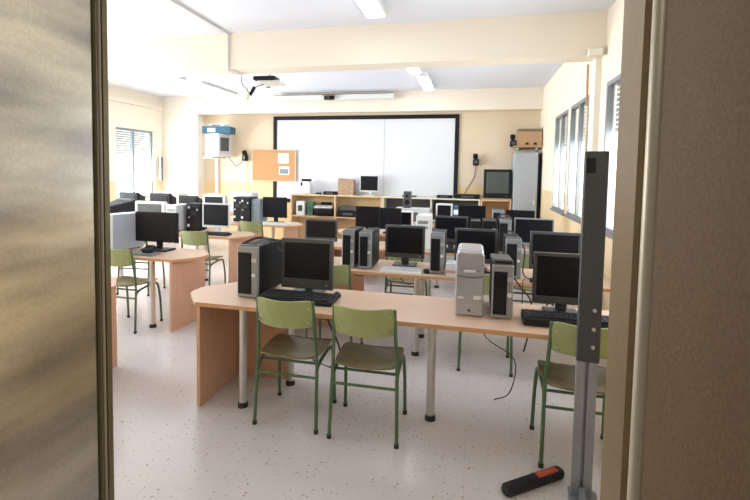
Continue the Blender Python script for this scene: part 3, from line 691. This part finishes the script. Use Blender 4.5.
MB().tube([(-3.03, 5.298, 2.885), (-3.0, 5.6, 2.885)], .012, smooth=False).build('underside_run', M['lampbody'], t)
t = thing('ceiling_projector', 'black and white projector hanging just behind the ceiling beam', 'projector', (-2.76, 5.95, 2.80), 4)
MB().box((.02, 0, .04), (.33, .24, .05), .015, seg=2).build('body', M['white'], t)
MB().box((-.04, -.03, .09), (.32, .22, .06), .022, seg=2).build('top_cover', M['black'], t)
MB().cyl((-.08, .12, .04), (-.08, .16, .04), .035).build('lens', M['black'], t, True)
MB().cyl((0, 0, .12), (0, 0, .55), .02).build('mount_pole', M['white'], t, True)
t = thing('hanging_plug', 'tangled cable ends with white plug dangling below the beam', 'plug', (-2.95, 5.70, 2.62), 0)
MB().box((-.02, 0, .0), (.05, .04, .09), .01, ry=R(25)).build('plug_body', M['creamwood'], t); MB().box((.06, 0, .09), (.04, .04, .10), .01, ry=R(30)).box((.02, .01, .04), (.05, .03, .04), .01, ry=R(30)).build('adapter', M['black'], t)
cable([(-3.03, 5.64, 2.88), (-3.03, 5.66, 2.80), (-2.96, 5.68, 2.70), (-2.92, 5.7, 2.66), (-2.86, 5.74, 2.76), (-2.78, 5.80, 2.80)], 'dark cable dangling from the beam to the projector', .006)
cable([(-2.99, 5.64, 2.88), (-2.94, 5.66, 2.80), (-2.98, 5.70, 2.68), (-2.96, 5.7, 2.64)], 'second thin cable dangling from the beam', .004, 'bezel')
t = thing('pipe_run', 'thin dark pipe down the pilaster on the right wall', 'pipe', (0, 0, 0)); MB().tube([(1.21, 5.66, 2.88), (1.215, 5.66, 2.42)], .012, smooth=False).build('upper_pipe', M['card'], t); MB().tube([(1.22, 5.66, 2.42), (1.22, 5.66, .8)], .011, smooth=False).build('lower_pipe', M['creamwood'], t)
t = thing('pipe_elbow_box', 'small box where the pipe meets the ceiling beam', 'junction box', (1.2, 5.27, 2.87)); MB().bb(-.08, .06, -.03, .03, 0, .09, .008).build('box_body', M['creamwood'], t); MB().bb(-.07, .05, -.035, -.03, .01, .08).build('cover', M['pillar'], t)

# ------------------------------------------------------------------ post at the doorway and stick on the floor
t = thing('metal_post', 'tall dark grey metal post with bolts on a galvanised rail', 'post', (.585, 2.47, 0), -8)
MB().bb(-.052, .052, -.03, .03, .72, 1.765, .004).build('dark_plate', M['darkmetal'], t)
f = MB().bb(-.050, -.008, -.02, .02, 0, .725, .002).bb(.006, .046, -.02, .02, 0, .725, .002).bb(-.008, .006, .0, .02, 0, .725)
f.build('slotted_rail', M['galv'], t)
MB().bb(-.06, .075, -.14, .06, 0, .012, .003).bb(-.012, .012, -.12, -.02, .012, .07).build('foot_plate', M['galv'], t)
MB().bb(-.045, -.005, -.034, -.03, 1.66, 1.73).build('latch_recess', M['black'], t)
for z in (.80, .89, .985): MB().cyl((.02, -.03, z), (.02, -.038, z), .009).build('bolt', M['silverlt'], t, True)
t = thing('floor_handle', 'black bar with red grip lying on the floor by the post', 'handle', (.36, 2.50, 0), 38)
MB().box((0, 0, .03), (.40, .065, .055), .02, seg=2).build('bar', M['blacksoft'], t, True)
MB().box((.09, 0, .046), (.15, .045, .028), .008).build('red_grip', M['red'], t)
# cables hanging below desks
cable([(-.55, 3.3, .70), (-.50, 3.28, .60), (-.62, 3.25, .52), (-.75, 3.3, .66)], 'black cable hanging under the nearest desk beside the middle chair')
cable([(.05, 3.3, .70), (.12, 3.3, .50), (.32, 3.32, .35), (.3, 3.35, .1), (.2, 3.4, .01)], 'thin cable hanging to the floor below the slim black tower')
cable([(-.75, 4.5, .70), (-.6, 4.45, .55), (-.45, 4.45, .62), (-.3, 4.5, .70)], 'black cable hanging below the second desk')
cable([(.28, 3.3, .95), (.36, 3.3, .85), (.42, 3.38, .76), (.44, 3.45, .6), (.40, 3.5, .35)], 'black cable drooping behind the slim black tower', .006)
cable([(.33, 4.56, 1.0), (.33, 4.45, 1.12), (.38, 4.3, 1.10), (.45, 4.15, 1.0), (.44, 4.10, .80), (.52, 4.08, .755)], 'tangled cable over the tower at the right of the second desk', .006)
cable([(.30, 5.8, 1.05), (.33, 5.6, 1.17), (.42, 5.45, 1.16), (.48, 5.5, 1.02), (.47, 5.55, .76)], 'dark cable looping over the third desk tower', .009)
cable([(.46, 4.12, .75), (.44, 4.05, .755), (.43, 4.0, .74), (.43, 3.98, .55), (.46, 3.96, .42), (.44, 3.95, .3)], 'thin cable falling off the second desk beside the slim tower', .004)
cable([(-1.3, 4.5, .70), (-1.1, 4.45, .60), (-.9, 4.5, .66), (-.8, 4.5, .70)], 'black cable sagging under the second desk at its left', .006)
cable([(.55, 4.5, .70), (.65, 4.4, .5), (.8, 4.4, .58), (.9, 4.5, .70)], 'black cable sagging under the second desk at its right', .006)
cable([(-1.05, 3.36, .70), (-1.08, 3.40, .5), (-1.0, 3.5, .2), (-1.1, 3.6, .01), (-1.3, 3.7, .01)], 'cable bundle dropping behind the nearest desk to the floor', .008)

# ------------------------------------------------------------------ light
w = bpy.data.worlds.new('World'); SC.world = w; w.use_nodes = True
bg = w.node_tree.nodes['Background']; bg.inputs[0].default_value = (.86, .93, 1, 1); bg.inputs[1].default_value = 3.0
def area(name, loc, rot, sx, sy, power, col=(1, 1, 1)):
    l = bpy.data.lights.new(name, 'AREA'); l.shape = 'RECTANGLE'; l.size = sx; l.size_y = sy; l.energy = power; l.color = col
    o = bpy.data.objects.new(name, l); COL.objects.link(o); o.location = loc; o.rotation_euler = rot; return o
for (a, c, z0, z1), pw in zip(LW, (170, 370, 500, 330)): area('daylight', (XL-.5, (a+c)/2, (z0+z1)/2+.1), (0, R(-90), 0), z1-z0+.2, c-a+.2, pw, (.96, .98, 1))
for (a, c, z0, z1) in RW: area('daylight', (XR+.5, (a+c)/2, (z0+z1)/2+.1), (0, R(90), 0), z1-z0+.2, c-a+.2, 50, (.90, .95, 1))
area('corridor_lamp', (-.3, -.9, 2.5), (0, 0, 0), .3, 1.2, 14, (1, .96, .90))

# ------------------------------------------------------------------ camera
cd = bpy.data.cameras.new('Camera'); cam = bpy.data.objects.new('Camera', cd); COL.objects.link(cam); SC.camera = cam
rt = Vector((.97107, .23822809, .01644504)); up = Vector((-.02983384, .05270533, .99816436)); fw = Vector((-.23692405, .96977808, -.05828782))
mt = Matrix((rt, up, -fw)).transposed().to_4x4(); mt.translation = Vector((0, 0, 1.65)); cam.matrix_world = mt
cd.sensor_width = 36; cd.lens = 460/750*36; cd.shift_x = (375-360)/750; cd.shift_y = -(250-198)/750
cd.clip_start = .02
SC.view_settings.view_transform = 'Standard'; SC.view_settings.look = 'None'; SC.view_settings.gamma = 1
SC.view_settings.use_curve_mapping = False; SC.view_settings.exposure = .2
